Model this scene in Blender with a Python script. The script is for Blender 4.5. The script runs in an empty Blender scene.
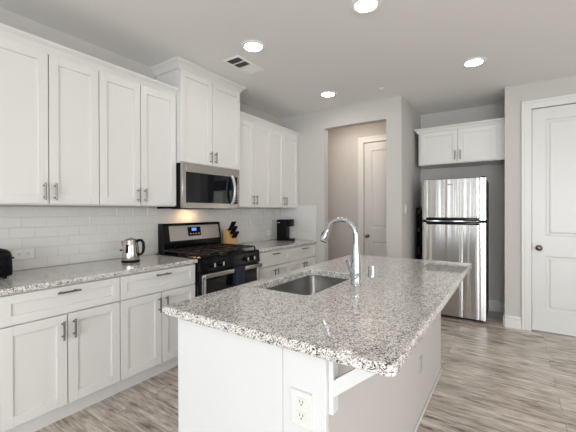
import bpy, bmesh, math, random
from mathutils import Vector, Matrix
random.seed(7)
PI = math.pi
S = bpy.context.scene
C = S.collection
H = 2.747            # ceiling height

# ------------------------------------------------------------------ camera
cam = bpy.data.cameras.new('camera'); camo = bpy.data.objects.new('camera', cam); C.objects.link(camo)
camo.location = (2.927, 0.0, 1.333)
yaw, pit, rol = math.radians(34.044), math.radians(-0.218), math.radians(0.148)
camo.rotation_mode = 'QUATERNION'
camo.rotation_quaternion = (Matrix.Rotation(yaw, 4, 'Z') @ Matrix.Rotation(PI/2 + pit, 4, 'X') @ Matrix.Rotation(-rol, 4, 'Z')).to_quaternion()
cam.sensor_width = 36; cam.sensor_fit = 'HORIZONTAL'
cam.lens = 330.3/576*36
cam.shift_y = -3.468/576
cam.clip_start = 0.05
S.camera = camo

# ------------------------------------------------------------------ world, daylight, exposure
S.view_settings.view_transform = 'Standard'
S.view_settings.look = 'None'
S.view_settings.gamma = 1
S.view_settings.use_curve_mapping = False
S.view_settings.exposure = 0.32
W = bpy.data.worlds.new('World'); S.world = W; W.use_nodes = True
wn = W.node_tree; wn.nodes.clear()
wo = wn.nodes.new('ShaderNodeOutputWorld'); wb = wn.nodes.new('ShaderNodeBackground')
sky = wn.nodes.new('ShaderNodeTexSky'); sky.sky_type = 'HOSEK_WILKIE'; sky.turbidity = 4
sky.sun_direction = Vector((0.3, 0.6, 0.7)).normalized()
wb.inputs['Strength'].default_value = 1.6
wn.links.new(sky.outputs[0], wb.inputs[0]); wn.links.new(wb.outputs[0], wo.inputs[0])

def area(name, loc, rot, sx, sy, power, col):
    l = bpy.data.lights.new(name, 'AREA'); l.shape = 'RECTANGLE'; l.size = sx; l.size_y = sy
    l.energy = power; l.color = col
    o = bpy.data.objects.new(name, l); C.objects.link(o); o.location = loc; o.rotation_euler = rot
    return o
RY = -4.4            # rear wall (behind the viewer), inner face
RX = 6.4             # right hand wall, inner face
# added daylight lamps, set at invented windows out of view
REARW = [(0.45, 0.75, .30, 2.40), (1.15, 1.60, .30, 2.40), (1.98, 2.18, .30, 2.40), (2.9, 4.1, .30, 2.40), (4.5, 5.9, .05, 2.40)]  # invented openings, unseen; they supply light and the stripes on the fridge steel
RIGHTW = [(-3.2, -1.2, .35, 2.35), (0.2, 2.2, .35, 2.35)]  # invented too, unseen, for light from the right
for i, (x0, x1, z0, z1) in enumerate(REARW):
    area('added_daylight_rear', ((x0+x1)/2, RY+0.03, (z0+z1)/2), (PI/2, 0, 0), x1-x0-.1, z1-z0-.1, (7 if i < 3 else 28)*(x1-x0)*(z1-z0), (0.92, 0.965, 1.0))
for i, (y0, y1, z0, z1) in enumerate(RIGHTW):
    area('added_daylight_right', (RX-0.03, (y0+y1)/2, (z0+z1)/2), (0, PI/2, 0), z1-z0-.1, y1-y0-.1, 9*(y1-y0)*(z1-z0), (1.0, 0.97, .93))

# ------------------------------------------------------------------ materials
def mat(name, col, rough=.5, metal=0., spec=.5, coat=0., emit=None, es=0.):
    m = bpy.data.materials.new(name); m.use_nodes = True
    b = m.node_tree.nodes['Principled BSDF']
    b.inputs['Base Color'].default_value = (*col, 1); b.inputs['Roughness'].default_value = rough
    b.inputs['Metallic'].default_value = metal; b.inputs['Specular IOR Level'].default_value = spec
    b.inputs['Coat Weight'].default_value = coat; b.inputs['Coat Roughness'].default_value = .05
    if emit: b.inputs['Emission Color'].default_value = (*emit, 1); b.inputs['Emission Strength'].default_value = es
    return m
class NT:
    def __init__(s, m): s.t = m.node_tree; s.b = s.t.nodes['Principled BSDF']
    def n(s, ty, **k):
        nd = s.t.nodes.new(ty)
        for a, v in k.items(): setattr(nd, a, v)
        return nd
    def l(s, a, b): s.t.links.new(a, b)
    def coord(s, scale=(1, 1, 1), kind='Object'):
        tc = s.n('ShaderNodeTexCoord'); mp = s.n('ShaderNodeMapping'); mp.inputs['Scale'].default_value = scale
        s.l(tc.outputs[kind], mp.inputs[0]); return mp.outputs[0]
    def noise(s, vec, sc, det=3, rough=.5):
        x = s.n('ShaderNodeTexNoise'); x.inputs['Scale'].default_value = sc; x.inputs['Detail'].default_value = det
        x.inputs['Roughness'].default_value = rough; s.l(vec, x.inputs['Vector']); return x
    def ramp(s, fac, stops, interp='LINEAR'):
        r = s.n('ShaderNodeValToRGB'); r.color_ramp.interpolation = interp
        e = r.color_ramp.elements
        while len(e) > 1: e.remove(e[-1])
        e[0].position = stops[0][0]; e[0].color = (*stops[0][1], 1)
        for p, c in stops[1:]:
            q = e.new(p); q.color = (*c, 1)
        s.l(fac, r.inputs[0]); return r.outputs[0]
    def bump(s, h, st, d=.01):
        b = s.n('ShaderNodeBump'); b.inputs['Strength'].default_value = st; b.inputs['Distance'].default_value = d
        s.l(h, b.inputs['Height']); s.l(b.outputs[0], s.b.inputs['Normal'])
def painted(name, col, rough, tex=220, st=.08):
    m = mat(name, col, rough); t = NT(m)
    n = t.noise(t.coord(), tex, 2); t.bump(n.outputs[0], st, .002); return m
M = {}
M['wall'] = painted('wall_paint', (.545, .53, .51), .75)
M['ceil'] = painted('ceiling_paint', (.85, .845, .835), .85, 90, .2)
M['trim'] = painted('trim_paint', (.72, .715, .70), .35, 60, .02)
M['cab'] = painted('cabinet_paint', (.72, .715, .70), .38, 60, .02)
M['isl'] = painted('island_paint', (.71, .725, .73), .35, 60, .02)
M['door'] = painted('door_paint', (.70, .70, .69), .32, 60, .02)
M['tile'] = mat('glazed_tile', (.68, .675, .66), .12, spec=.5)
M['grout'] = mat('grout', (.60, .585, .56), .9)
M['black'] = mat('black_enamel', (.003, .003, .004), .14, spec=.2)
M['blackmat'] = mat('black_plastic', (.004, .004, .005), .38, spec=.14)
M['glassblk'] = mat('dark_glass', (.005, .006, .008), .05, spec=.32)
M['iron'] = mat('cast_iron', (.022, .017, .015), .35, spec=.3)
M['nickel'] = mat('brushed_nickel', (.20, .19, .18), .30, 1.)
M['chrome'] = mat('chrome', (.56, .58, .61), .06, 1.)
M['silver'] = mat('silver_plastic', (.55, .56, .58), .3, .6)
M['white'] = mat('white_plastic', (.74, .74, .73), .35)
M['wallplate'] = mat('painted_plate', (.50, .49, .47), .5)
M['dark'] = mat('dark_slot', (.02, .02, .02), .8)
M['lamp'] = mat('lamp_lens', (1, 1, 1), .5, emit=(1, .97, .92), es=42)
M['ring'] = mat('fixture_white', (.90, .90, .89), .4)
M['dome'] = mat('dome_glass', (1, 1, 1), .5, emit=(1, .84, .70), es=22)
M['warm'] = mat('warm_bulb', (1, .9, .8), .5, emit=(1, .62, .3), es=24)
M['screen'] = mat('clock_screen', (.01, .02, .08), .2, emit=(.12, .25, 1.), es=1.2)
M['navy'] = mat('navy_cloth', (.018, .02, .045), .9)
M['cloth'] = mat('grey_cloth', (.5, .49, .46), .9)
M['duct'] = mat('duct_shadow', (.10, .095, .09), .8)
M['bulbknob'] = mat('knob_nickel', (.20, .18, .16), .22, 1.)
M['display'] = mat('label_grey', (.5, .5, .5), .5)

def wood_m():
    m = mat('bamboo_wood', (.55, .33, .14), .45); t = NT(m)
    n = t.noise(t.coord((60, 60, 6)), 1, 3)
    t.l(t.ramp(n.outputs[0], [(.3, (.50, .29, .11)), (.7, (.66, .43, .20))]), t.b.inputs['Base Color']); return m
M['wood'] = wood_m()

def steel(name, axis, col=(.50, .475, .445), rough=.27, wave=0.):
    # brushed sheet steel: fine scratches along one axis
    m = mat(name, col, rough, 1.); t = NT(m)
    sc = {'x': (3, 500, 500), 'y': (500, 3, 500), 'z': (500, 500, 3)}[axis]
    n = t.noise(t.coord(sc), 1, 2)
    if wave:
        n2 = t.noise(t.coord((1, 1, .05)), 14, 1)
        a = t.n('ShaderNodeMath', operation='MULTIPLY_ADD'); t.l(n2.outputs[0], a.inputs[0]); a.inputs[1].default_value = wave
        t.l(n.outputs[0], a.inputs[2]); t.bump(a.outputs[0], .12, .002)
    else: t.bump(n.outputs[0], .08, .001)
    return m
M['steelh'] = steel('steel_brushed_horizontal', 'y')
M['steelx'] = mat('steel_bowl', (.46, .455, .44), .26, 1.)
def fridge_steel():
    m = mat('fridge_steel', (.60, .595, .585), .17, 1.); t = NT(m)
    t.b.inputs['Anisotropic'].default_value = .85; t.b.inputs['Anisotropic Rotation'].default_value = .25
    tg = t.n('ShaderNodeTangent', direction_type='RADIAL', axis='Z'); t.l(tg.outputs[0], t.b.inputs['Tangent'])
    n2 = t.noise(t.coord((1, 1, .012)), 11, 1.5)
    t.bump(n2.outputs[0], .5, .02)
    return m
M['fridge'] = fridge_steel()

def granite():
    m = mat('speckled_granite', (.6, .58, .55), .045, spec=.75); t = NT(m)
    v0 = t.coord()
    dn = t.noise(v0, 160, 2)
    add = t.n('ShaderNodeVectorMath', operation='MULTIPLY_ADD'); t.l(dn.outputs['Color'], add.inputs[0]); add.inputs[1].default_value = (.006,)*3; t.l(v0, add.inputs[2])
    vor = t.n('ShaderNodeTexVoronoi'); vor.inputs['Scale'].default_value = 300; t.l(add.outputs[0], vor.inputs['Vector'])
    sep = t.n('ShaderNodeSeparateColor'); t.l(vor.outputs['Color'], sep.inputs[0])
    cl = t.noise(v0, 42, 3, .6)
    a = t.n('ShaderNodeMath', operation='MULTIPLY_ADD'); t.l(cl.outputs[0], a.inputs[0]); a.inputs[1].default_value = .7; t.l(sep.outputs[0], a.inputs[2])
    b = t.n('ShaderNodeMath', operation='SUBTRACT'); t.l(a.outputs[0], b.inputs[0]); b.inputs[1].default_value = .35
    col = t.ramp(b.outputs[0], [(0, (.012, .012, .014)), (.135, (.12, .11, .105)), (.215, (.29, .25, .23)), (.31, (.50, .46, .43)), (.42, (.66, .635, .61)), (.62, (.80, .79, .775))], 'CONSTANT')
    t.l(col, t.b.inputs['Base Color']); return m
M['granite'] = granite()

def floor_m():
    m = mat('plank_floor', (.4, .35, .3), .32); t = NT(m)
    v = t.coord()
    br = t.n('ShaderNodeTexBrick'); br.offset = .37; br.offset_frequency = 2; br.squash = 1
    t.l(v, br.inputs['Vector'])
    for k, x in (('Color1', 0.), ('Color2', 1.), ('Mortar', .5)): br.inputs[k].default_value = (x, x, x, 1)
    br.inputs['Scale'].default_value = 1; br.inputs['Mortar Size'].default_value = .0012; br.inputs['Mortar Smooth'].default_value = 0
    br.inputs['Brick Width'].default_value = 1.22; br.inputs['Row Height'].default_value = .178
    sp = t.n('ShaderNodeSeparateColor'); t.l(br.outputs['Color'], sp.inputs[0])
    def nz(scale, s, det, w):
        mp = t.coord(scale); n = t.n('ShaderNodeTexNoise', noise_dimensions='4D'); n.inputs['Scale'].default_value = s
        n.inputs['Detail'].default_value = det; n.inputs['Roughness'].default_value = .62; n.inputs['Distortion'].default_value = .6
        t.l(mp, n.inputs['Vector'])
        mm = t.n('ShaderNodeMath', operation='MULTIPLY'); t.l(sp.outputs[0], mm.inputs[0]); mm.inputs[1].default_value = w
        t.l(mm.outputs[0], n.inputs['W']); return n
    n1 = nz((1.7, 15, 1), 2.2, 9, 17); n2 = nz((4, 60, 1), 2.0, 6, 31); n3 = nz((1.6, 4.5, 1), 3.2, 8, 9)
    mx = t.n('ShaderNodeMix'); mx.data_type = 'FLOAT'; mx.inputs[0].default_value = .40
    t.l(n1.outputs[0], mx.inputs[2]); t.l(n2.outputs[0], mx.inputs[3])
    m2 = t.n('ShaderNodeMath', operation='MULTIPLY_ADD'); t.l(sp.outputs[0], m2.inputs[0]); m2.inputs[1].default_value = .07; t.l(mx.outputs[0], m2.inputs[2])
    m3 = t.n('ShaderNodeMath', operation='MULTIPLY_ADD'); t.l(n3.outputs[0], m3.inputs[0]); m3.inputs[1].default_value = .42; t.l(m2.outputs[0], m3.inputs[2])
    col = t.ramp(m3.outputs[0], [(.575, (.06, .044, .036)), (.63, (.20, .16, .13)), (.685, (.39, .33, .28)), (.76, (.54, .475, .415)), (.87, (.74, .68, .61))])
    mo = t.n('ShaderNodeMix'); mo.data_type = 'RGBA'; t.l(br.outputs['Fac'], mo.inputs[0]); t.l(col, mo.inputs[6]); mo.inputs[7].default_value = (.16, .13, .11, 1)
    t.l(mo.outputs[2], t.b.inputs['Base Color'])
    t.bump(n2.outputs[0], .15, .002); return m
M['floor'] = floor_m()

# ------------------------------------------------------------------ helpers
class MB:
    def __init__(s): s.bm = bmesh.new()
    def box(s, x0, x1, y0, y1, z0, z1, bev=0., seg=2):
        r = bmesh.ops.create_cube(s.bm, size=1); vs = r['verts']
        for v in vs: v.co = Vector(((x0+x1)/2+v.co.x*(x1-x0), (y0+y1)/2+v.co.y*(y1-y0), (z0+z1)/2+v.co.z*(z1-z0)))
        if bev:
            es = list({e for v in vs for e in v.link_edges})
            bmesh.ops.bevel(s.bm, geom=es, offset=bev, segments=seg, profile=.5, affect='EDGES')
        return s
    def cyl(s, p0, p1, r0, r1=None, n=20, cap=True):
        p0 = Vector(p0); p1 = Vector(p1); d = p1-p0
        q = d.to_track_quat('Z', 'Y').to_matrix().to_4x4(); q.translation = (p0+p1)/2
        bmesh.ops.create_cone(s.bm, cap_ends=cap, segments=n, radius1=r0, radius2=r0 if r1 is None else r1, depth=d.length, matrix=q); return s
    def lathe(s, prof, c=(0, 0, 0), axis='z', n=32):
        rings = []
        for r, h in prof:
            ring = []
            for k in range(n):
                a = 2*PI*k/n; u, w = r*math.cos(a), r*math.sin(a)
                p = {'z': (u, w, h), 'x': (h, u, w), 'y': (w, h, u)}[axis]
                ring.append(s.bm.verts.new(Vector(c)+Vector(p)))
            rings.append(ring)
        for a, b in zip(rings, rings[1:]):
            for k in range(n): s.bm.faces.new((a[k], a[(k+1) % n], b[(k+1) % n], b[k]))
        s.bm.faces.new(rings[0][::-1]); s.bm.faces.new(rings[-1]); return s
    def tube(s, pts, rad, n=14):
        pts = [Vector(p) for p in pts]; rings = []; up = None
        rads = rad if isinstance(rad, (list, tuple)) else [rad]*len(pts)
        for i, p in enumerate(pts):
            d = (pts[min(i+1, len(pts)-1)]-pts[max(i-1, 0)]).normalized()
            if up is None: up = d.orthogonal().normalized()
            up = (up-d*up.dot(d)).normalized(); w = d.cross(up)
            rings.append([s.bm.verts.new(p+(up*math.cos(2*PI*k/n)+w*math.sin(2*PI*k/n))*rads[i]) for k in range(n)])
        for a, b in zip(rings, rings[1:]):
            for k in range(n): s.bm.faces.new((a[k], a[(k+1) % n], b[(k+1) % n], b[k]))
        s.bm.faces.new(rings[0][::-1]); s.bm.faces.new(rings[-1]); return s
    def rings(s, rings, cap0=True, cap1=True):
        R = [[s.bm.verts.new(p) for p in r] for r in rings]; n = len(R[0])
        for a, b in zip(R, R[1:]):
            for k in range(n): s.bm.faces.new((a[k], a[(k+1) % n], b[(k+1) % n], b[k]))
        if cap0: s.bm.faces.new(R[0][::-1])
        if cap1: s.bm.faces.new(R[-1])
        return s
    def prism(s, poly, ext):            # polygon of 3D points extruded by a vector
        e = Vector(ext); a = [Vector(p) for p in poly]
        return s.rings([a, [p+e for p in a]])
    def build(s, name, m, parent=None, smooth=True, loc=None):
        bmesh.ops.recalc_face_normals(s.bm, faces=s.bm.faces[:])
        me = bpy.data.meshes.new(name); 
        if loc is not None: bmesh.ops.translate(s.bm, verts=s.bm.verts, vec=-Vector(loc))
        s.bm.to_mesh(me); s.bm.free(); me.materials.append(m)
        if smooth: me.shade_smooth(); me.set_sharp_from_angle(angle=math.radians(38))
        o = bpy.data.objects.new(name, me); C.objects.link(o)
        if loc is not None: o.location = loc
        if parent is not None: o.parent = parent
        return o
def thing(name, label, cat, loc=(0, 0, 0), group=None, rz=0):
    o = bpy.data.objects.new(name, None); C.objects.link(o); o.location = loc; o.rotation_euler = (0, 0, rz)
    o.empty_display_size = .05
    o['label'] = label; o['category'] = cat
    if group: o['group'] = group
    return o
def tag(o, label, cat, group=None):
    o['label'] = label; o['category'] = cat
    if group: o['group'] = group
    return o
def struct(o): o['kind'] = 'structure'; return o
def copy_tree(o, parent=None):
    c = o.copy(); C.objects.link(c)
    if parent is not None: c.parent = parent
    for ch in list(o.children): copy_tree(ch, c)
    return c
def rrect(x0, x1, y0, y1, r, z, n=6, m=4):
    """rounded rectangle as a closed loop with m extra points on every straight side"""
    out = []
    cs = [(x1-r, y1-r, 0), (x0+r, y1-r, PI/2), (x0+r, y0+r, PI), (x1-r, y0+r, 3*PI/2)]
    for i, (cx, cy, a0) in enumerate(cs):
        arc = [(cx+r*math.cos(a0+PI/2*k/n), cy+r*math.sin(a0+PI/2*k/n)) for k in range(n+1)]
        out += arc
        nx, ny, na = cs[(i+1) % 4]
        q = (nx+r*math.cos(na), ny+r*math.sin(na)); p = arc[-1]
        out += [(p[0]+(q[0]-p[0])*k/(m+1), p[1]+(q[1]-p[1])*k/(m+1)) for k in range(1, m+1)]
    return [Vector((a, b, z)) for a, b in out]

# ------------------------------------------------------------------ room shell
T = .12
struct(MB().box(-T, RX+T, RY-T, 5.5, -.1, 0).build('floor', M['floor'], smooth=False))
struct(MB().box(-T, RX+T, RY-T, 5.5, H, H+.1).build('ceiling', M['ceil'], smooth=False))
struct(MB().box(-T, 0, RY-T, 5.4, 0, H).build('wall_left', M['wall'], smooth=False))
b = MB()
b.box(0, .76, 4.12, 4.23, 0, H); b.box(.76, 1.632, 4.12, 4.23, 2.489, H)
b.box(1.632, 1.818, 4.12, 5.32, 0, H)
struct(b.build('wall_back', M['wall'], smooth=False))
DX0, DX1, DZ = .919, 1.60, 2.452
b = MB(); b.box(0, DX0, 5.2, 5.32, 0, H); b.box(DX0, DX1, 5.2, 5.32, DZ, H); b.box(DX1, 1.632, 5.2, 5.32, 0, H)
struct(b.build('wall_hall', M['wall'], smooth=False))
struct(MB().box(1.818, 2.866, 5.17, 5.29, 0, H).build('wall_alcove', M['wall'], smooth=False))
EX0, EX1, EZ = 3.114, 3.93, 2.457
b = MB(); b.box(2.866, 2.986, 4.537, 5.29, 0, H); b.box(2.986, EX0, 4.537, 4.657, 0, H)
b.box(EX0, EX1, 4.537, 4.657, EZ, H); b.box(EX1, RX, 4.537, 4.657, 0, H)
struct(b.build('wall_pantry', M['wall'], smooth=False))
def wall_with_holes(name, lo, hi, holes, mk):
    b = MB(); prev = lo
    for (a0, a1, z0, z1) in holes:
        mk(b, prev, a0, 0, H); mk(b, a0, a1, 0, z0); mk(b, a0, a1, z1, H); prev = a1
    mk(b, prev, hi, 0, H); return struct(b.build(name, M['wall'], smooth=False))
wall_with_holes('wall_rear', 0, RX, REARW, lambda b, a0, a1, z0, z1: b.box(a0, a1, RY-T, RY, z0, z1))
wall_with_holes('wall_right', RY, 4.537, RIGHTW, lambda b, a0, a1, z0, z1: b.box(RX, RX+T, a0, a1, z0, z1))
n = 1
glass = mat('window_glass', (1, 1, 1), .02); glass.node_tree.nodes['Principled BSDF'].inputs['Transmission Weight'].default_value = 1.
for (a0, a1, z0, z1) in REARW:  # frames and panes for the added, unseen windows
    b = MB(); y0, y1 = RY-.09, RY-.03
    b.box(a0, a0+.04, y0, y1, z0, z1); b.box(a1-.04, a1, y0, y1, z0, z1); b.box(a0+.04, a1-.04, y0, y1, z0, z0+.04); b.box(a0+.04, a1-.04, y0, y1, z1-.04, z1)
    b.box((a0+a1)/2-.02, (a0+a1)/2+.02, y0, y1, z0+.04, z1-.04)
    w = struct(b.build('window_%d' % n, M['trim'], smooth=False)); n += 1
    MB().box(a0+.04, a1-.04, RY-.063, RY-.057, z0+.04, z1-.04).build('pane', glass, w, smooth=False)
for (a0, a1, z0, z1) in RIGHTW:
    b = MB(); x0, x1 = RX+.03, RX+.09
    b.box(x0, x1, a0, a0+.04, z0, z1); b.box(x0, x1, a1-.04, a1, z0, z1); b.box(x0, x1, a0+.04, a1-.04, z0, z0+.04); b.box(x0, x1, a0+.04, a1-.04, z1-.04, z1)
    b.box(x0, x1, (a0+a1)/2-.02, (a0+a1)/2+.02, z0+.04, z1-.04)
    w = struct(b.build('window_%d' % n, M['trim'], smooth=False)); n += 1
    MB().box(RX+.057, RX+.063, a0+.04, a1-.04, z0+.04, z1-.04).build('pane', glass, w, smooth=False)

# baseboards: two steps, as in the photograph
def base_x(name, x0, x1, y):       # faces -y
    b = MB(); b.box(x0, x1, y-.018, y, 0, .105, .002, 1); b.box(x0, x1, y-.011, y, .105, .138, .003, 2)
    return struct(b.build(name, M['trim']))
def base_y(name, y0, y1, x, sgn):
    b = MB()
    b.box(min(x, x+sgn*.018), max(x, x+sgn*.018), y0, y1, 0, .105, .002, 1); b.box(min(x, x+sgn*.011), max(x, x+sgn*.011), y0, y1, .105, .138, .003, 2)
    return struct(b.build(name, M['trim']))
base_x('baseboard_pantry', 2.866, EX0-.092, 4.537)
base_x('baseboard_pantry_right', EX1+.092, RX, 4.537)
base_x('baseboard_alcove', 1.836, 2.848, 5.17)
base_y('baseboard_alcove_left', 4.12, 5.17, 1.818, 1)
base_y('baseboard_alcove_right', 4.56, 5.17, 2.866, -1)
base_x('baseboard_hall', 0, DX0-.092, 5.2)
base_x('baseboard_back', .66, .76, 4.12)
base_x('baseboard_back_right', 1.632, 1.818, 4.12)

def room_door(name, x0, x1, y, ztop, knob_side):
    """two-panel door hung in the wall whose face is at y, with casing"""
    W_, w = x1-x0, .092
    cz = MB()
    for a0, a1, z0, z1 in ((x0-w, x0, 0, ztop+w), (x1, x1+w, 0, ztop+w), (x0, x1, ztop, ztop+w)):
        if a1 <= a0: continue
        cz.box(a0, a1, y-.014, y, z0, z1, .002, 1)
    cz.box(x0-w, x0-w+.03, y-.022, y-.014, 0, ztop+w, .003, 1); cz.box(x1+w-.03, x1+w, y-.022, y-.014, 0, ztop+w, .003, 1)
    cz.box(x0-w+.03, x1+w-.03, y-.022, y-.014, ztop+w-.03, ztop+w, .003, 1)
    g = .006; a0, a1 = x0+g, x1-g
    yf = y+.012; z0, z1 = .014, ztop-g
    st = .118; zs = [(.245, .838), (1.056, z1-.125)]
    b = MB()
    b.box(a0, a0+st, yf, yf+.035, z0, z1); b.box(a1-st, a1, yf, yf+.035, z0, z1)
    lastz = z0
    for (p0, p1) in zs+[(z1, z1)]:
        b.box(a0+st, a1-st, yf, yf+.035, lastz, p0); lastz = p1
    def frus(u0, u1, v0, v1, d0, d1, t):
        # sloping moulding ring from outer (depth d0) to inner (depth d1)
        o = [Vector((u0, yf+d0, v0)), Vector((u1, yf+d0, v0)), Vector((u1, yf+d0, v1)), Vector((u0, yf+d0, v1))]
        i = [Vector((u0+t, yf+d1, v0+t)), Vector((u1-t, yf+d1, v0+t)), Vector((u1-t, yf+d1, v1-t)), Vector((u0+t, yf+d1, v1-t))]
        b.rings([o, i], False, False)
    for (p0, p1) in zs:
        u0, u1 = a0+st, a1-st
        frus(u0, u1, p0, p1, 0, .011, .012)
        frus(u0+.012, u1-.012, p0+.012, p1-.012, .011, .011, .016)
        frus(u0+.028, u1-.028, p0+.028, p1-.028, .011, .003, .016)
        b.box(u0+.044, u1-.044, yf+.003, yf+.03, p0+.044, p1-.044)
    d = struct(b.build(name, M['door'], smooth=False))
    cz.build('casing', M['trim'], d)
    kx = x0+.066 if knob_side < 0 else x1-.066
    k = MB().lathe([(.030, yf-.001), (.032, yf-.008), (.016, yf-.012), (.011, yf-.03), (.022, yf-.038), (.029, yf-.05), (.029, yf-.058), (.020, yf-.068), (.004, yf-.071)], (kx, 0, .925), 'y', 28)
    k.build('door_knob', M['bulbknob'], d)
    MB().box(x0+.0005 if knob_side < 0 else x1-.0055, x0+.0055 if knob_side < 0 else x1-.0005, yf+.002, yf+.03, .88, .97).build('latch_plate', M['dark'], d, smooth=False)
    return d
room_door('door_1', DX0, DX1, 5.2, DZ, -1)
room_door('door_2', EX0, EX1, 4.537, EZ, -1)

# ------------------------------------------------------------------ tile backsplash (individual tiles with narrow grout)
def splash(name, label, to3, length, z0, z1, start):
    b = MB(); g = MB(); tw, th, gr = .1524, .0762, .0022
    z = z1; row = 0
    rnd = random.Random(3)
    while z > z0+.004:
        zt, zb = z, max(z-th+gr, z0)
        u = -((row % 2)*tw/2 + start)
        while u < length:
            a, c = max(u, 0), min(u+tw-gr, length)
            if c-a > .006 and zt-zb > .004:
                t0, t1 = rnd.uniform(-.0004, .0004), rnd.uniform(-.0004, .0004)
                e = .0018
                o = [(a, 0), (c, 0), (c, 1), (a, 1)]
                back = [Vector(to3(x, .002, (zb, zt)[k])) for x, k in o]
                mid = [Vector(to3(x, .0062, (zb, zt)[k])) for x, k in o]
                fr = [Vector(to3(x+(e if x == a else -e), .0078+(t0 if x == a else -t0)+(t1 if k else -t1), (zb+e, zt-e)[k])) for x, k in o]
                b.rings([back, mid, fr], False, True)
            u += tw
        z -= th; row += 1
    o = b.build(name, M['tile'], smooth=False); tag(o, label, 'backsplash')
    p = [Vector(to3(0, .0005, z0)), Vector(to3(length, .0005, z0)), Vector(to3(length, .0005, z1)), Vector(to3(0, .0005, z1))]
    q = [Vector(to3(0, .0045, z0)), Vector(to3(length, .0045, z0)), Vector(to3(length, .0045, z1)), Vector(to3(0, .0045, z1))]
    g.rings([p, q]); g.build('grout', M['grout'], o, smooth=False)
    return o
ZB = 1.381
YS = -.09
splash('tile_backsplash', 'long white glossy subway tile backsplash running behind stove and kettle', lambda u, d, z: (d, YS+u, z), 4.119-YS, .9145, 1.3715, .0)
splash('tile_backsplash', 'short square of white subway tile on the end wall beside coffee maker', lambda u, d, z: (.009+u, 4.12-d, z), .625, .9145, 1.4155, .03)

# ------------------------------------------------------------------ cabinets on the left wall
def shaker(b, y0, y1, z0, z1, x, t=.019, rail=.057, flip=1):
    """shaker door or drawer front: front face at x (facing +x), recessed centre panel"""
    def bx(xa, xb, *a, **k):
        xa, xb = x+flip*xa, x+flip*xb
        b.box(min(xa, xb), max(xa, xb), *a, **k)
    bx(-t, 0, y0, y0+rail, z0, z1, bev=.0012, seg=1); bx(-t, 0, y1-rail, y1, z0, z1, bev=.0012, seg=1)
    bx(-t, 0, y0+rail, y1-rail, z0, z0+rail, bev=.0012, seg=1); bx(-t, 0, y0+rail, y1-rail, z1-rail, z1, bev=.0012, seg=1)
    bx(-t, -.011, y0+rail, y1-rail, z0+rail, z1-rail)
    return b
def pull(p, axis, ln, out, parent, rad=.0058):
    """bar pull with two posts; p = centre on the door face, out = outward unit vector"""
    p = Vector(p); ax = {'x': Vector((1, 0, 0)), 'y': Vector((0, 1, 0)), 'z': Vector((0, 0, 1))}[axis]; o = Vector(out)
    b = MB(); q = p+o*.032
    b.cyl(q-ax*ln/2, q+ax*ln/2, rad, n=12)
    for s in (-1, 1): b.cyl(p+ax*s*ln*.33+o*.0005, q+ax*s*ln*.33, rad*.85, n=10)
    return b.build('pull_handle', M['nickel'], parent)
GP = .0034
def upper(y0, y1, ymid, label, z0=ZB, z1=2.43, xf=.325, doors_top=2.405, hz=None):
    t = thing('upper_cabinet', label, 'cabinet', (0, (y0+y1)/2, z0), 'white upper wall cabinets')
    L = Vector((0, (y0+y1)/2, z0))
    o = MB().box(.0105, xf-.020, y0+.0005, y1-.0005, z0, z1).build('cabinet_body', M['cab'], t, smooth=False); o.location = -L
    for (a, c, s) in ((y0, ymid, 1), (ymid, y1, -1)):
        dd = shaker(MB(), a+GP, c-GP, z0+.008, doors_top, xf).build('door', M['cab'], t); dd.location = -L
        hy = c-.032 if s > 0 else a+.032
        pull((xf, hy, (hz or z0+.09)), 'z', .118, (1, 0, 0), dd)
    return t
upper(-.09, .585, .25, 'white two-door wall cabinet at the far left end, mostly out of frame')
upper(.585, 1.284, .952, 'tall white wall cabinet above the outlet and toaster, leftmost in view')
upper(1.284, 1.984, 1.624, 'white wall cabinet above the kettle, directly left of the microwave')
upper(2.815, 3.456, 3.11, 'white wall cabinet directly right of microwave, above the knife block')
upper(3.456, 4.117, 3.755, 'white wall cabinet in corner above the coffee maker')
# the raised cabinet over the microwave
upper(1.989, 2.805, 2.385, 'raised deeper white cabinet above the microwave reaching the ceiling', 1.793, 2.70, .38, 2.665, 1.793+.09)

def crown_run(name, label, pts, z0, z1, out, parent=None):
    """crown moulding: profile swept along a polyline pts (xy) with mitred corners; out = projection"""
    prof = [(0, z0), (.008, z0), (.012, z0+.012), (out*.55, z0+(z1-z0)*.55), (out-.004, z1-.014), (out, z1-.010), (out, z1), (0, z1)]
    b = MB(); P = [Vector((p[0], p[1], 0)) for p in pts]; rings = []
    for i, p in enumerate(P):
        ds = []
        if i > 0: ds.append((p-P[i-1]).normalized())
        if i < len(P)-1: ds.append((P[i+1]-p).normalized())
        ns = [Vector((d.y, -d.x, 0)) for d in ds]
        nn = sum(ns, Vector())
        nn = nn/ (nn.length_squared) * (len(ns) if len(ns) > 1 else 1) if len(ns) > 1 else ns[0]
        rings.append([p+nn*q+Vector((0, 0, z)) for q, z in prof])
    b.rings(rings)
    return tag(b.build(name, M['cab'], smooth=False), label, 'crown moulding')
XU = .3055
def cr_pts(y0, y1): return [(XU, y0), (XU, y1)]
# (outward normal is to the right of the direction of travel)
crown_run('crown_moulding', 'white crown moulding along the long left run of wall cabinets', [(XU, -.09), (XU, 1.985)], 2.4085, 2.482, .052)
crown_run('crown_moulding', 'white crown moulding atop the wall cabinets right of the microwave', [(XU, 2.8085), (XU, 4.118)], 2.4085, 2.482, .052)
crown_run('crown_moulding', 'white crown moulding wrapped around the raised microwave cabinet at ceiling', [(.001, 1.987), (.3605, 1.987), (.3605, 2.807), (.001, 2.807)], 2.672, 2.745, .06)

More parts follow.
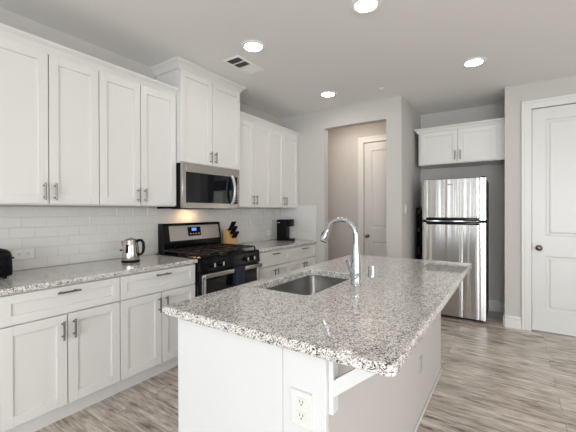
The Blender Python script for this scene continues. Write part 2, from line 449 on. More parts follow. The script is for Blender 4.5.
BF = .62
def base_cab(y0, y1, label, kind=2):
    t = thing('base_cabinet', label, 'cabinet', (0, (y0+y1)/2, 0), 'white base cabinets under the wall counter')
    L = Vector((0, (y0+y1)/2, 0))
    def put(o): o.location = -L; return o
    put(MB().box(.0105, BF-.020, y0+.0005, y1-.0005, .115, .8795).build('cabinet_body', M['cab'], t, smooth=False))
    put(MB().box(.0105, BF-.090, y0+.0005, y1-.0005, .0, .1145).build('toe_kick', M['cab'], t, smooth=False))
    d = put(shaker(MB(), y0+GP, y1-GP, .700, .868, BF, rail=.05).build('drawer', M['cab'], t))
    pull((BF, (y0+y1)/2, .836-.0), 'y', .13, (1, 0, 0), d)
    ym = (y0+y1)/2
    for a, c, s in ((y0, ym, 1), (ym, y1, -1)):
        dd = put(shaker(MB(), a+GP, c-GP, .128, .692, BF).build('door', M['cab'], t))
        pull((BF, c-.032 if s > 0 else a+.032, .600), 'z', .118, (1, 0, 0), dd)
    return t
base_cab(-.07, .605, 'white base cabinet at the far left end beneath the toaster, mostly out of frame')
base_cab(.605, 1.278, 'white base cabinet at lower left, nearest the camera, under the outlet')
base_cab(1.278, 1.955, 'white base cabinet under the kettle, directly left of the stove')
base_cab(2.812, 3.462, 'white base cabinet directly right of the stove, half hidden by island')
base_cab(3.462, 4.115, 'white base cabinet under coffee maker at the far end of counter')

def slab(b, x0, x1, y0, y1, z0, z1, r=.006, e=.007):
    rings = []
    for k in range(4): 
        a = PI/2*k/3; rings.append(rrect(x0+e*(1-math.sin(a)), x1-e*(1-math.sin(a)), y0+e*(1-math.sin(a)), y1-e*(1-math.sin(a)), r, z0+e*(1-math.cos(a)), 4, 2))
    for k in range(4):
        a = PI/2*k/3; rings.append(rrect(x0+e*(1-math.cos(a)), x1-e*(1-math.cos(a)), y0+e*(1-math.cos(a)), y1-e*(1-math.cos(a)), r, z1-e*(1-math.sin(a)), 4, 2))
    rings += [rrect(x0+e+d, x1-e-d, y0+e+d, y1-e-d, r, z1, 4, 2) for d in (.004, .010)]
    return b.rings(rings)
tag(slab(MB(), .009, .645, -.09, 1.962, .880, .914).build('countertop', M['granite']), 'speckled granite worktop on the left base cabinets, under kettle and toaster', 'countertop')
tag(slab(MB(), .009, .645, 2.806, 4.111, .880, .914).build('countertop', M['granite']), 'speckled granite worktop right of the stove, under coffee maker', 'countertop')

# ------------------------------------------------------------------ island
IX0, IX1, IY0, IY1 = 1.638, 2.668, .894, 3.015
SX0, SX1, SY0, SY1 = 1.728, 2.098, 1.410, 2.06
def island_top():
    e = .010; z0, z1 = .877, .914
    rings = []; K = (5, 12)
    O = lambda d, z: rrect(IX0+d, IX1-d, IY0+d, IY1-d, .022, z, *K)
    I = lambda d, z: rrect(SX0-d, SX1+d, SY0-d, SY1+d, .045, z, *K)
    rings.append(I(0, z0)); rings.append(O(e, z0))
    for k in range(1, 5): a = PI/2*k/4; rings.append(O(e*(1-math.sin(a)), z0+e*(1-math.cos(a))))
    for k in range(0, 5): a = PI/2*k/4; rings.append(O(e*(1-math.cos(a)), z1-e*(1-math.sin(a))))
    rings += [O(e+.004, z1), O(e+.010, z1), I(.012, z1), I(.006, z1)]; rings.append(I(.003, z1)); rings.append(I(0, z1-.003)); rings.append(I(0, z0))
    b = MB(); b.rings(rings, False, False); bmesh.ops.remove_doubles(b.bm, verts=b.bm.verts, dist=1e-6)
    return b.build('island_countertop', M['granite'])
tag(island_top(), 'large speckled granite island worktop with sink cut-out', 'countertop')

PX0, PX1, PY0, PY1 = 1.712, 2.442, .930, 2.985
isl = thing('kitchen_island', 'white painted island base with granite top and sink', 'kitchen island', ((PX0+PX1)/2, (PY0+PY1)/2, 0))
IL = Vector(isl.location)
def ip(o): o.location = -IL; return o
ZI = .8765
ip(MB().box(PX0, 2.2735, PY0, PY0+.02, 0, ZI, .002, 1).build('end_panel', M['isl'], isl))
ip(MB().box(2.2765, PX1, PY0-.002, PY0+.02, 0, ZI, .002, 1).build('filler_panel', M['isl'], isl))
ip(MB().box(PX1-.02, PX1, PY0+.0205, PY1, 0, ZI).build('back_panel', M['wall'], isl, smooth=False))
ip(MB().box(PX0, PX1-.0205, PY1-.02, PY1, 0, ZI).build('far_panel', M['isl'], isl, smooth=False))
b = MB(); b.box(PX1+.0005, PX1+.012, PY0-.002, PY1, 0, .018, .004, 2)
ip(b.build('shoe_moulding', M['trim'], isl))
ip(MB().box(PX0+.07, PX0+.09, PY0+.0205, PY1-.0205, 0, .115).build('toe_kick', M['isl'], isl, smooth=False))
ip(MB().box(PX0, PX0+.006, PY0+.0205, PY1-.0205, .1155, ZI).build('face_frame', M['isl'], isl, smooth=False))
for k in range(4):
    w = (PY1-PY0-.04)/4; a = PY0+.02+k*w
    dd = ip(shaker(MB(), a+.002, a+w-.002, .13, .86, PX0-.0205, flip=-1).build('door', M['isl'], isl))
    hy = a+w-.035 if k % 2 == 0 else a+.035
    pull((PX0-.0205, hy, .74), 'z', .118, (-1, 0, 0), dd)
# support brackets under the overhang
for yb in (.962, 2.00, 2.90):
    b = MB(); w = .038
    b.box(PX1+.001, PX1+.018, yb-w/2, yb+w/2, .685, ZI-.0005, .0015, 1)
    b.box(PX1+.018, PX1+.165, yb-w/2, yb+w/2, ZI-.016, ZI-.0005)
    b.prism([(PX1+.018, yb-w/2+.004, .742), (PX1+.018, yb-w/2+.004, .795), (PX1+.105, yb-w/2+.004, ZI-.014), (PX1+.165, yb-w/2+.004, ZI-.014)], (0, w-.008, 0))
    ip(b.build('support_bracket', M['isl'], isl, smooth=False))

def outlet(name, label, loc, u, out, w, h, group=None, duplex_axis='u', pm='white'):
    """cover plate with two receptacles; u = in-plane horizontal unit vector, out = wall normal"""
    u = Vector(u); o = Vector(out); zv = Vector((0, 0, 1)); L = Vector(loc)
    t = thing(name, label, 'outlet', loc, group)
    def lb(b, uc, zc, hw, hh, d0, d1, bev=0):
        r = bmesh.ops.create_cube(b.bm, size=1); vs = r['verts']
        for v in vs: v.co = u*(uc+v.co.x*2*hw)+o*((d0+d1)/2+v.co.y*(d1-d0))+zv*(zc+v.co.z*2*hh)
        if bev: bmesh.ops.bevel(b.bm, geom=list({e for v in vs for e in v.link_edges}), offset=bev, segments=2, affect='EDGES')
    b = MB(); lb(b, 0, 0, w/2, h/2, .0005, .0065, .002); b.build('cover_plate', M[pm], t)
    for s in (-1, 1):
        du, dz = ((s*w*.21, 0) if duplex_axis == 'u' else (0, s*h*.19))
        b = MB(); lb(b, du, dz, .0155, .0145, .0066, .0085, .001); r = b.build('receptacle', M[pm], t)
        b = MB()
        for q in (-1, 1):
            if duplex_axis == 'u': lb(b, du+.004, q*.006, .0045, .0011, .0086, .0092)
            else: lb(b, q*.006, dz+.004, .0011, .0045, .0086, .0092)
        if duplex_axis == 'u': lb(b, du-.007, 0, .0022, .0022, .0086, .0092)
        else: lb(b, 0, dz-.007, .0022, .0022, .0086, .0092)
        b.build('slots', M['dark'], r, smooth=False)
    return t
outlet('wall_outlet', 'white duplex outlet on the end of the island', (2.356, PY0-.002, .682), (1, 0, 0), (0, -1, 0), .078, .118, duplex_axis='z')
outlet('wall_outlet', 'small grey plate low on the long grey side of the island', (PX1, 2.23, .35), (0, 1, 0), (1, 0, 0), .070, .09, duplex_axis='z', pm='wallplate')  # grey plate with slots on the long face
outlet('wall_outlet', 'horizontal white outlet in the backsplash beside the toaster', (.0085, .905, 1.030), (0, 1, 0), (1, 0, 0), .125, .074)
outlet('wall_outlet', 'horizontal white outlet in the backsplash between knife block and coffee maker', (.0085, 3.815, 1.024), (0, 1, 0), (1, 0, 0), .125, .074)
t = thing('light_switch', 'white light switch on the side wall left of the fridge', 'light switch', (1.818, 4.30, 1.36))
MB().box(.0005, .0065, -.036, .036, -.058, .058, .002, 2).build('cover_plate', M['white'], t)
MB().box(.0066, .016, -.006, .006, -.013, .016, .001, 1).build('switch_toggle', M['white'], t)

# sink
def sink():
    t = thing('kitchen_sink', 'undermount stainless steel sink bowl sunk in the island', 'sink', ((SX0+SX1)/2, (SY0+SY1)/2, .876))
    L = Vector(t.location); K = (8, 6)
    R = lambda d, r, z: rrect(SX0+d, SX1-d, SY0+d, SY1-d, r, z, *K)
    cx, cy = (SX0+SX1)/2, (SY0+SY1)/2
    b = MB()
    rr = [R(-.005, .05, .8755), R(-.002, .047, .8765), R(.002, .045, .874), R(.008, .055, .70), R(.018, .06, .678), R(.04, .045, .666)]
    rr += [R(.04, .045, .662), R(.012, .06, .672), R(.004, .06, .70), R(-.001, .05, .870), R(-.005, .05, .8755)]
    b.rings(rr[:6], False, True); b.rings(rr[6:], True, False)
    o = b.build('bowl', M['steelx'], t); o.location = -L
    o = MB().lathe([(.043, .6665), (.045, .669), (.036, .6695), (.030, .6675), (.004, .668)], (cx, cy, 0)).build('drain', M['chrome'], t); o.location = -L
sink()

# faucet
def faucet():
    X, Y, Z = 2.188, 1.79, .9145
    t = thing('kitchen_faucet', 'tall chrome gooseneck pull-down faucet behind the sink', 'faucet', (X, Y, Z))
    b = MB().lathe([(.031, 0), (.031, .005), (.027, .010), (.0265, .062), (.0275, .066), (.0265, .070), (.0270, .105), (.0235, .16), (.0185, .205), (.0165, .235)], (0, 0, 0))
    b.build('faucet_body', M['chrome'], t)
    zc = .274; R_ = .092; pts = [(0, 0, .2355), (0, 0, zc)]
    for k in range(1, 19):
        a = PI*k/18*.86
        pts.append((-R_+R_*math.cos(a), 0, zc+R_*math.sin(a)*1.03))
    a_end = pts[-1]
    dd = Vector((-math.sin(PI*.86), 0, math.cos(PI*.86))); pts.append(tuple(Vector(a_end)+dd*.012))
    MB().tube(pts, .0145, 18).build('spout', M['chrome'], t)
    p0 = Vector(pts[-1]); d = dd.normalized()
    s = MB().tube([p0-d*.004, p0+d*.006, p0+d*.014, p0+d*.035, p0+d*.055, p0+d*.070], [.0155, .0175, .0175, .021, .0245, .0235], 20).build('spray_head', M['chrome'], t)
    MB().tube([p0+d*.0705, p0+d*.076], [.020, .019], 18).build('nozzle', M['blackmat'], s)
    MB().tube([p0+d*.018+Vector((-.018, 0, .006)), p0+d*.05+Vector((-.021, 0, .008))], .006, 10).build('spray_button', M['blackmat'], s)
    l = MB().tube([(0, -.026, .045), (0, -.040, .047), (0, -.046, .049)], [.019, .018, .012], 16)
    l.tube([(0, -.044, .045), (-.004, -.060, .080), (-.010, -.082, .120), (-.014, -.095, .145)], [.0085, .0075, .0085, .0075], 12)
    l.build('lever', M['chrome'], t)
faucet()
t = MB().lathe([(.0235, 0), (.0235, .004), (.0225, .006), (.0225, .064), (.0205, .069), (.006, .0705)], (0, 0, 0)).build('sink_air_gap', M['chrome'])
t.location = (2.188, 2.05, .9145); tag(t, 'short chrome air gap cap standing right of the faucet', 'air gap')

# ------------------------------------------------------------------ range
def stove():
    y0, y1 = 1.966, 2.782; ym = (y0+y1)/2; w = y1-y0
    t = thing('gas_range', 'black and stainless gas range between the counters', 'stove', (.35, ym, 0)); L = Vector(t.location)
    def p(o): o.location = -L; return o
    b = MB(); b.box(.03, .635, y0, y1, .06, .905, .004, 1)
    for yy in (y0+.05, y1-.05):
        for xx in (.09, .59): b.cyl((xx, yy, 0), (xx, yy, .061), .018, n=12)
    p(b.build('range_body', M['black'], t))
    p(MB().box(.03, .668, y0-.003, y1+.003, .9055, .922, .004, 2).build('cooktop', M['black'], t))
    # backguard
    bg = MB(); bg.prism([(.012, y0+.034, .9225), (.115, y0+.034, .9225), (.115, y0+.034, 1.02), (.085, y0+.034, 1.195), (.075, y0+.034, 1.212), (.012, y0+.034, 1.212)], (0, w-.05, 0))
    bgo = p(bg.build('backguard', M['black'], t, smooth=False))
    f = lambda z: .115-(z-1.02)/(1.195-1.02)*.030
    ya, yb_ = y0+.10, y1-.045
    MB().prism([(f(1.185)+.0005, ya, 1.185), (f(1.035)+.0005, ya, 1.035), (f(1.035)+.004, ya, 1.035), (f(1.185)+.004, ya, 1.185)], (0, yb_-ya, 0)).build('steel_fascia', M['steelh'], bgo, smooth=False)
    dy0, dy1 = y0+.33, y0+.50
    MB().prism([(f(1.17)+.0045, dy0, 1.170), (f(1.075)+.0045, dy0, 1.075), (f(1.075)+.007, dy0, 1.075), (f(1.17)+.007, dy0, 1.170)], (0, dy1-dy0, 0)).build('clock_panel', M['glassblk'], bgo, smooth=False)
    b = MB()
    b.prism([(f(1.158)+.0075, dy0+.05, 1.158), (f(1.128)+.0075, dy0+.05, 1.128), (f(1.128)+.009, dy0+.05, 1.128), (f(1.158)+.009, dy0+.05, 1.158)], (0, .06, 0))
    b.build('clock_display', M['screen'], bgo, smooth=False)
    b = MB()
    for k in range(4):
        yy = dy0+.022+k*.037
        b = MB(); b.prism([(f(1.103)+.0075, yy, 1.103), (f(1.093)+.0075, yy, 1.093), (f(1.093)+.0085, yy, 1.093), (f(1.103)+.0085, yy, 1.103)], (0, .014, 0))
        b.build('control_button', M['display'], bgo, smooth=False)
    # burners and grates
    for (bx, by, r) in ((.25, y0+.18, .042), (.25, y1-.18, .036), (.52, y0+.18, .036), (.52, y1-.18, .046), (.385, ym, .038)):
        p(MB().lathe([(r+.022, .9225), (r+.020, .928), (r, .930), (r, .938), (r-.004, .941), (.004, .9415)], (bx, by, 0), 'z', 28).build('burner', M['iron'], t))
    gw = w/3-.008
    for k in range(3):
        ga = y0+.008+k*(w/3-.002); gb = ga+gw-.004; gx0, gx1 = .14, .615; z0, z1 = .946, .960; bw = .006
        b = MB()
        for xx in (gx0, gx1): b.box(xx-bw, xx+bw, ga, gb, z0, z1, .002, 1)
        for yy in (ga, gb): b.box(gx0, gx1, yy-bw, yy+bw, z0, z1, .002, 1)
        b.box((gx0+gx1)/2-bw, (gx0+gx1)/2+bw, ga, gb, z0, z1)
        b.box(gx0, gx1, (ga+gb)/2-bw*.8, (ga+gb)/2+bw*.8, z0+.001, z1+.001)
        for xx in (.25, .52): b.box(xx-bw*.8, xx+bw*.8, ga, gb, z0+.001, z1+.001)
        for xx in (gx0, (gx0+gx1)/2, gx1):
            for yy in (ga, gb): b.box(xx-bw, xx+bw, yy-bw, yy+bw, .9225, z0)
        p(b.build('burner_grate', M['iron'], t, smooth=False))
    # control panel (sloping) with knobs
    cp = MB(); cp.prism([(.6355, y0, .9050), (.6355, y0, .795), (.680, y0, .795), (.670, y0, .9050)], (0, w, 0))
    cpo = p(cp.build('control_panel', M['black'], t, smooth=False))
    for ky in (y0+.135, y0+.245, y1-.225, y1-.125):
        k = MB().lathe([(.024, 0), (.024, .010), (.0205, .014), (.0195, .030), (.004, .031)], (0, 0, 0), 'x', 24)
        ko = k.build('knob', M['black'], cpo); ko.location = (.6765, ky, .848)
        k2 = MB(); k2.box(.6765+.0315, .6765+.0375, ky-.008, ky+.008, .848-.018, .848+.018, .002, 1)
        o = p(k2.build('knob_cap', M['silver'], t))
    # oven door
    d = p(MB().box(.6355, .672, y0+.004, y1-.004, .235, .788, .004, 2).build('oven_door', M['black'], t))
    MB().box(.6725, .675, y0+.075, y1-.075, .30, .715, .001, 1).build('oven_window', M['glassblk'], d, smooth=False)
    for a, c in ((y0+.012, y0+.055), (y1-.055, y1-.012)):
        MB().box(.6725, .684, a, c, .24, .765, .003, 2).build('side_trim', M['steelh'], d)
    h = MB(); h.box(.708, .724, y0+.012, y1-.012, .742, .782, .006, 3)
    for yy in (y0+.03, y1-.03): h.box(.6725, .709, yy-.012, yy+.012, .748, .776, .003, 1)
    h.build('door_handle', M['steelh'], d)
    dr = p(MB().box(.6355, .670, y0+.004, y1-.004, .065, .228, .004, 2).build('warming_drawer', M['steelh'], t))
stove()
# towel over the oven handle
def towel():
    y0, y1 = 2.345, 2.485
    path = [(.7235, .63), (.7235, .70), (.7235, .775), (.7245, .7865), (.7360, .7885), (.7475, .7865), (.7485, .77), (.7495, .70), (.7500, .62), (.7500, .603)]
    b = MB(); rings = []
    m = 14
    def row(off): 
        out = []
        for j in range(m+1):
            y = y0+(y1-y0)*j/m; q = []
            for i, (x, z) in enumerate(path):
                if i < 3: xx = x+off*.0 ; 
                wob = .0035*(1+math.sin(j*1.45))*min(1, max(0, (.76-z)/.1)) if i > 5 else 0
                ox = (-off if i < 4 else off) if i != 4 else 0
                oz = off if 2 < i < 6 else 0
                q.append(Vector((x-.020+ox+wob, y-(.006*(.775-z)/.1 if z < .77 and j == 0 else 0), z+oz)))
            out.append(q)
        return out
    A = row(0.0); B = row(.0022)
    V = [[b.bm.verts.new(p) for p in q] for q in A]; U = [[b.bm.verts.new(p) for p in q] for q in B]
    n = len(path)
    for j in range(m):
        for i in range(n-1):
            b.bm.faces.new((V[j][i], V[j+1][i], V[j+1][i+1], V[j][i+1])); b.bm.faces.new((U[j][i], U[j][i+1], U[j+1][i+1], U[j+1][i]))
        b.bm.faces.new((V[j][0], U[j][0], U[j+1][0], V[j+1][0])); b.bm.faces.new((V[j][n-1], V[j+1][n-1], U[j+1][n-1], U[j][n-1]))
    for i in range(n-1):
        b.bm.faces.new((V[0][i], V[0][i+1], U[0][i+1], U[0][i])); b.bm.faces.new((V[m][i], U[m][i], U[m][i+1], V[m][i+1]))
    o = b.build('dish_towel', M['navy'], loc=(.716, 2.475, .7))
    tag(o, 'dark navy dish towel hanging over the oven door handle', 'towel')
towel()

# ------------------------------------------------------------------ microwave
def microwave():
    y0, y1, z0, z1 = 1.990, 2.764, 1.362, 1.789; xf = .405
    t = thing('microwave', 'stainless over-the-range microwave mounted above the stove', 'microwave', (.2, (y0+y1)/2, z0)); L = Vector(t.location)
    def p(o): o.location = -L; return o
    p(MB().box(.012, .372, y0, y1, z0, z1, .002, 1).build('microwave_body', M['blackmat'], t))
    b = MB()
    wy0, wy1, cy1, wz0, wz1 = y0+.040, y1-.118, y1-.030, z0+.056, z1-.082
    b.box(.3725, xf, y0, wy0, z0, z1, .003, 1); b.box(.3725, xf, cy1, y1, z0, z1, .003, 1)
    b.box(.3725, xf, wy0, cy1, z0, wz0, .003, 1); b.box(.3725, xf, wy0, cy1, wz1, z1, .003, 1)
    d = p(b.build('door_frame', M['steelh'], t))
    MB().box(.3725, xf-.003, wy0, wy1, wz0, wz1).build('door_window', M['glassblk'], d, smooth=False)
    MB().box(.3725, xf-.003, wy1+.001, cy1, wz0, wz1).build('control_panel', M['glassblk'], d, smooth=False)
    b = MB()
    for r in range(7):
        b = MB(); b.box(xf-.0028, xf-.0022, wy1+.052, wy1+.078, wz0+.02+r*.028, wz0+.026+r*.028)
        b.build('keypad_mark', M['display'], d, smooth=False)
    hy = wy1-.012; pts = []
    for k in range(15):
        u = k/14; pts.append((xf+.006+.045*math.sin(PI*u)**.7, hy, wz0-.01+(wz1-wz0+.02)*u))
    MB().tube(pts, .0155, 12).build('handle', M['silver'], d)
    p(MB().box(.17, .33, y0+.05, y1-.05, z0-.006, z0-.0005).build('vent_grille', M['blackmat'], t, smooth=False))
    lens = p(MB().box(.085, .155, y0+.30, y0+.42, z0-.004, z0-.0005).build('cooktop_light', M['warm'], t, smooth=False))
microwave()

# ------------------------------------------------------------------ fridge
def fridge():
    x0, x1, yf, H0 = 1.978, 2.683, 4.49, 1.722
    t = thing('refrigerator', 'stainless top-freezer refrigerator standing in the alcove', 'refrigerator', ((x0+x1)/2, yf+.35, 0)); L = Vector(t.location)
    def p(o): o.location = -L; return o
    b = MB(); b.box(x0+.004, x1-.004, yf+.070, yf+.66, .03, H0-.008, .004, 1)
    for xx in (x0+.06, x1-.06):
        for yy in (yf+.12, yf+.6): b.cyl((xx, yy, 0), (xx, yy, .031), .02, n=12)
    p(b.build('fridge_body', M['blackmat'], t))
    p(MB().box(x0+.03, x1-.03, yf+.085-.04, yf+.069, .012, .036).build('kick_grille', M['blackmat'], t, smooth=False))
    def dr(name, z0, z1):
        # slightly crowned door skin
        b = MB(); n = 24; out = []
        ring0 = []
        for k in range(n+1):
            u = k/n; x = x0+(x1-x0)*u; c = 1-(2*u-1)**2
            edge = min(1, min(u, 1-u)*28); q = yf+.006*(1-edge)**2+.004*(1-c)
            ring0.append((x, q))
        ring0 += [(x1, yf+.066), (x0, yf+.066)]
        A = [Vector((a, c, z0)) for a, c in ring0]; B_ = [Vector((a, c, z1)) for a, c in ring0]
        b.rings([A, B_])
        o = b.build(name, M['fridge'], t, loc=((x0+x1)/2, yf+.4, 0))
        o.location = Vector(o.location)-L
        return o
    low = dr('fridge_door', .04, 1.188); up = dr('freezer_door', 1.222, H0)
    # long dark handle band in the joint of the two doors
    hx0, hx1 = 2.032, 2.615
    def handle(z0, z1, par, m):
        b = MB(); b.box(hx0, hx1, yf-.034, yf-.012, z0, z1, .006, 3)
        b.box(hx0+.012, hx0+.04, yf-.013, yf+.0, z0+.004, z1-.004); b.box(hx1-.04, hx1-.012, yf-.013, yf+.0, z0+.004, z1-.004)
        o = b.build('door_handle', m, t); o.location = -L; 
        return o
    handle(1.163, 1.203, low, M['black']); handle(1.213, 1.250, up, M['black'])
    p(MB().box(x0+.01, x1-.01, yf+.012, yf+.06, 1.1885, 1.2215).build('door_gasket', M['blackmat'], t, smooth=False))
    p(MB().box(hx0+.004, hx1-.004, yf-.030, yf-.016, 1.2035, 1.2125).build('chrome_strip', M['chrome'], t, smooth=False))
    p(MB().box((x0+x1)/2-.045-.01, (x0+x1)/2+.005, yf-.0015, yf-.0002, 1.652, 1.660).build('badge', M['nickel'], t, smooth=False))
    for z in (1.205,):
        p(MB().box(x1-.05, x1-.006, yf+.020, yf+.065, H0+.001-.0005, H0+.018, .003, 1).build('hinge_cover', M['blackmat'], t))
fridge()
# tall narrow black frame in the gap beside the fridge
t = thing('tall_black_frame', 'tall narrow black frame in the gap left of the fridge', 'stepladder', (1.890, 4.86, 0))
b = MB(); b.box(-.035, -.018, -.155, -.125, 0, 1.38, .004, 1); b.box(-.035, -.018, .125, .155, 0, 1.38, .004, 1); b.box(-.035, -.018, -.125, .125, 1.35, 1.38)
b.build('front_frame', M['blackmat'], t)
for z in (.30, .62, .94, 1.20): MB().box(-.030, -.022, -.124, .124, z-.10, z+.10, .003, 1).build('frame_slat', M['blackmat'], t)
b = MB(); b.box(.002, .018, -.145, -.118, 0, 1.34, .004, 1); b.box(.002, .018, .118, .145, 0, 1.34, .004, 1); b.box(.002, .018, -.118, .118, .12, .15)
b.box(-.020, .004, -.14, -.12, 1.28, 1.31); b.box(-.020, .004, .12, .14, 1.28, 1.31)
b.build('rear_frame', M['blackmat'], t)
# cloth hung at the upper left edge of the fridge
b = MB(); rings = []
for k in range(8):
    z = 1.665-.135*k/7; e = .004*math.sin(k*1.3); dx = .010*(k/7)
    rings.append([Vector((1.9765, 4.575, z)), Vector((1.965-dx, 4.572+e, z)), Vector((1.957-dx, 4.60+e, z)), Vector((1.963-dx, 4.66, z)), Vector((1.9765, 4.665, z))])
o = b.rings(rings).build('hanging_cloth', M['cloth'], loc=(1.968, 4.6, 1.6))
tag(o, 'small pale grey cloth hanging on the upper left side of the fridge', 'cloth')

# cabinet above the fridge
def fridge_cab():
    x0, x1, yf, z0, z1 = 1.884, 2.864, 4.70, 1.945, 2.405
    t = thing('upper_cabinet', 'short wide white two-door cabinet above the fridge', 'cabinet', ((x0+x1)/2, 5.0, z0)); L = Vector(t.location)
    def p(o): o.location = -L; return o
    p(MB().box(x0+.01, x1-.05, yf+.02, 5.168, z0, z1).build('cabinet_body', M['cab'], t, smooth=False))
    p(MB().box(x0, x0+.0095, yf+.02, yf+.045, z0, z1).build('filler_strip', M['cab'], t, smooth=False))
    p(MB().box(x1-.0495, x1, yf+.02, yf+.045, z0, z1).build('filler_strip', M['cab'], t, smooth=False))
    for a, c, s in ((1.905, 2.364, 1), (2.364, 2.785, -1)):
        b = MB(); shaker(b, a+GP, c-GP, z0+.010, 2.372, 0)
        # the shaker helper builds facing +x: turn it to face -y
        for v in b.bm.verts: v.co = Vector((v.co.y, yf-v.co.x, v.co.z))
        d = p(b.build('door', M['cab'], t))
        pull((c-.030 if s > 0 else a+.030, yf, z0+.10), 'z', .118, (0, -1, 0), d)
fridge_cab()
crown_run('crown_moulding', 'white crown moulding on top of the cabinet over the fridge', [(1.876, 5.168), (1.876, 4.718), (2.864, 4.718)], 2.376, 2.436, .040)

# ------------------------------------------------------------------ things on the counters
def kettle():
    t = thing('electric_kettle', 'brushed steel electric kettle with black handle on left counter', 'kettle', (.30, 1.545, .9145), rz=math.radians(34))
    MB().lathe([(.070, 0), (.072, .004), (.072, .014), (.068, .018)], (0, 0, 0)).build('power_base', M['blackmat'], t)
    MB().lathe([(.066, .0185), (.068, .024), (.066, .06), (.061, .12), (.056, .165), (.054, .172), (.0535, .176)], (0, 0, 0)).build('kettle_body', M['steelh2'], t)
    b = MB().lathe([(.0525, .1765), (.050, .186), (.036, .194), (.010, .197), (.009, .203), (.004, .205)], (0, 0, 0)); b.build('lid', M['steelh2'], t)
    b = MB(); b.prism([(-.048, -.016, .176), (-.078, -.006, .170), (-.078, .006, .170), (-.048, .016, .176), ], (0.012, 0, -.042)); b.build('spout', M['steelh2'], t, smooth=False)
    pts = [(.050, 0, .168), (.070, 0, .182), (.092, 0, .180), (.106, 0, .160), (.109, 0, .12), (.104, 0, .085), (.090, 0, .066), (.066, 0, .062)]
    MB().tube(pts, [.011, .012, .012, .0115, .0115, .0115, .011, .010], 12).build('handle', M['blackmat'], t)
    MB().box(-.010, .012, -.0640, -.0590, .075, .150, .003, 2).build('water_gauge', M['blackmat'], t)
    MB().cyl((-.060, 0, .098), (-.088, 0, .098), .006, n=10).build('lid_release', M['blackmat'], t)
M['steelh2'] = mat('kettle_steel', (.50, .47, .44), .18, 1.)
kettle()

def toaster():
    t = thing('toaster', 'black rounded toaster cut off at the left edge of the photo', 'toaster', (.235, .625, .9145))
    rr = []
    for z, d in ((.012, .012), (.02, .002), (.05, 0), (.14, .004), (.165, .012), (.18, .030), (.184, .05)):
        rr.append(rrect(-.078+d, .078-d, -.14+d*.7, .14-d*.7, .035, z, 6, 3))
    MB().rings(rr).build('toaster_body', M['black'], t)
    b = MB()
    for sx in (-1, 1):
        for sy in (-1, 1): b.cyl((sx*.045, sy*.10, 0), (sx*.045, sy*.10, .014), .011, n=12)
    b.build('feet', M['blackmat'], t)
    b = MB()
    for sx in (-.022, .022): b.box(sx-.011, sx+.011, -.10, .10, .1842, .1850)
    b.build('bread_slots', M['dark'], t, smooth=False)
    MB().box(-.015, .015, .1385, .158, .115, .127, .003, 2).build('lever', M['blackmat'], t)
    MB().cyl((.0, .1395, .05), (.0, .152, .05), .014, n=18).build('dial', M['silver'], t)
toaster()

def knife_block():
    t = thing('knife_block', 'light wooden knife block full of black-handled knives, right of stove', 'knife block', (.135, 2.895, .9145), rz=math.radians(8))
    # leaning block: local +x is the direction the handles lean towards
    A = Vector((.072, 0, .075)); B = Vector((-.018, 0, .215))
    b = MB(); b.prism([(-.068, -.052, 0), (.072, -.052, 0), (A.x, -.052, A.z), (B.x, -.052, B.z), (-.068, -.052, .180)], (0, .104, 0)); b.build('block', M['wood'], t, smooth=False)
    d = Vector((.50, 0, .866)).normalized()
    for fr, ln, ys in ((.22, .085, (-.036, -.012, .012, .036)), (.54, .105, (-.03, 0, .03)), (.84, .120, (-.030, .000, .030))):
        base = A.lerp(B, fr)
        for y in ys:
            p = base+Vector((0, y, 0))
            b = MB(); b.tube([p+d*.001, p+d*.012, p+d*ln*.5, p+d*ln*.85, p+d*ln], [.0095, .0105, .0095, .0125, .009], 10)
            b.build('knife_handle', M['blackmat'], t)
knife_block()

def coffee():
    t = thing('coffee_maker', 'slim black single-serve coffee maker at the far end of counter', 'coffee maker', (.235, 3.895, .9145), rz=math.radians(8))
    b = MB(); b.box(-.10, .055, -.058, .058, .0, .300, .010, 3); b.build('housing', M['blackmat'], t)
    b = MB(); b.rings([rrect(.045, .135, -.052, .052, .03, z, 5, 2) for z in (.205, .21, .29, .302)]); b.build('brew_head', M['blackmat'], t)
    b = MB(); b.box(-.06, .10, -.040, .040, .3025, .312, .003, 2); b.build('lid_handle', M['silver'], t)
    b = MB(); b.rings([rrect(.056, .150, -.050, .050, .03, z, 5, 2) for z in (.0, .004, .030, .034)]); b.build('drip_tray', M['blackmat'], t)
    MB().lathe([(.014, .17), (.018, .175), (.020, .2045), (.004, .2048)], (.095, 0, 0)).build('nozzle', M['silver'], t)
    MB().box(-.085, -.045, -.0592, -.0582, .252, .262).build('badge', M['silver'], t, smooth=False)
coffee()

# ------------------------------------------------------------------ ceiling fittings
def can_light(x, y, label):
    t = thing('recessed_light', label, 'ceiling light', (x, y, H), 'round recessed ceiling lights')
    MB().lathe([(.073, -.0005), (.104, -.0005), (.106, -.004), (.102, -.008), (.077, -.010), (.073, -.006)], (0, 0, 0), 'z', 40).build('trim_ring', M['ring'], t)
    MB().lathe([(.0725, -.0062), (.069, -.0085), (.004, -.0095)], (0, 0, 0), 'z', 40).build('lens', M['lamp'], t)
    return t
can_light(2.105, 2.175, 'bright round ceiling light at the top of photo, nearest the camera')
can_light(1.098, 2.182, 'round ceiling light beside the air vent')
can_light(2.634, 3.597, 'round ceiling light in front of the refrigerator, rightmost')
can_light(1.096, 3.580, 'round ceiling light before the doorway, smallest and farthest left of smoke alarm')
t = thing('added_hall_light', 'added unseen domed light brightening the hallway beyond the doorway', 'ceiling light', (.85, 4.62, H))  # hidden lamp, added to brighten the hall wall
MB().lathe([(.17, -.0005), (.175, -.004), (.175, -.018), (.165, -.022)], (0, 0, 0), 'z', 40).build('mount_ring', M['nickel'], t)
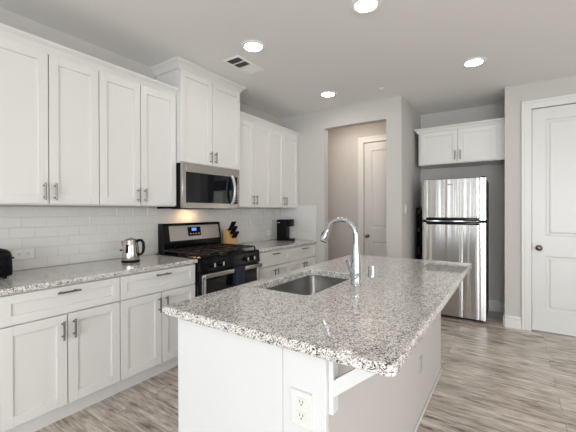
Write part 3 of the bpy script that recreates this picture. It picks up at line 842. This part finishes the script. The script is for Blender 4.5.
MB().lathe([(.160, -.0225), (.150, -.045), (.11, -.066), (.05, -.076), (.004, -.078)], (0, 0, 0), 'z', 40).build('glass_dome', M['dome'], t)
for lx, ly in ((4.4, 2.0), (4.4, -1.2), (2.6, -1.6), (1.0, -1.6), (4.4, -3.2), (2.6, -3.2)):  # lamps outside the view, added to supply more light
    can_light(lx, ly, 'added unseen round ceiling light in the living area behind the viewer')
t = thing('air_vent', 'white rectangular ceiling air register with two dark openings', 'air vent', (.785, 2.42, H))
b = MB(); x0, x1, y0, y1 = -.098, .098, -.19, .19
for a in ((x0, x0+.022, y0, y1), (x1-.022, x1, y0, y1), (x0+.022, x1-.022, y0, y0+.022), (x0+.022, x1-.022, y1-.022, y1)): b.box(*a, -.008, -.0005, .002, 1)
b.build('frame', M['ring'], t)
MB().box(x0+.022, x1-.022, y0+.022, y1-.022, -.0012, -.0006).build('duct_opening', M['duct'], t, smooth=False)
MB().box(x0+.022, x1-.022, y0+.102, y0+.116, -.0078, -.0013).build('divider', M['white'], t, smooth=False)
b = MB()
for k in range(12):                       # louvres that face the viewer: closed look
    yy = y0+.206+k*.0118
    b.prism([(x0+.0222, yy, -.0014), (x0+.0222, yy+.0105, -.0075), (x0+.0222, yy+.0118, -.0075), (x0+.0222, yy+.0013, -.0014)], (x1-x0-.0444, 0, 0))
MBs = b.build('louvre_bank', M['ring'], t, smooth=False)
b = MB()
for k in range(4):
    xx = x0+.05+k*.025
    b.box(xx-.0008, xx+.0008, y0+.0225, y0+.1015, -.0075, -.0014); b.box(xx-.0008, xx+.0008, y0+.1165, y0+.195, -.0075, -.0014)
b.build('louvre_bank', M['duct'], t, smooth=False)
MB().box(x0+.022, x1-.022, y0+.195, y0+.206, -.0078, -.0013).build('divider', M['white'], t, smooth=False)
o = MB().lathe([(.040, -.0005), (.042, -.004), (.038, -.009), (.020, -.011), (.018, -.016), (.004, -.017)], (0, 0, 0), 'z', 32).build('sprinkler_cover', M['white'])
o.location = (1.68, 3.772, H); tag(o, 'tiny round white cover on the ceiling near the doorway corner', 'sprinkler cover')
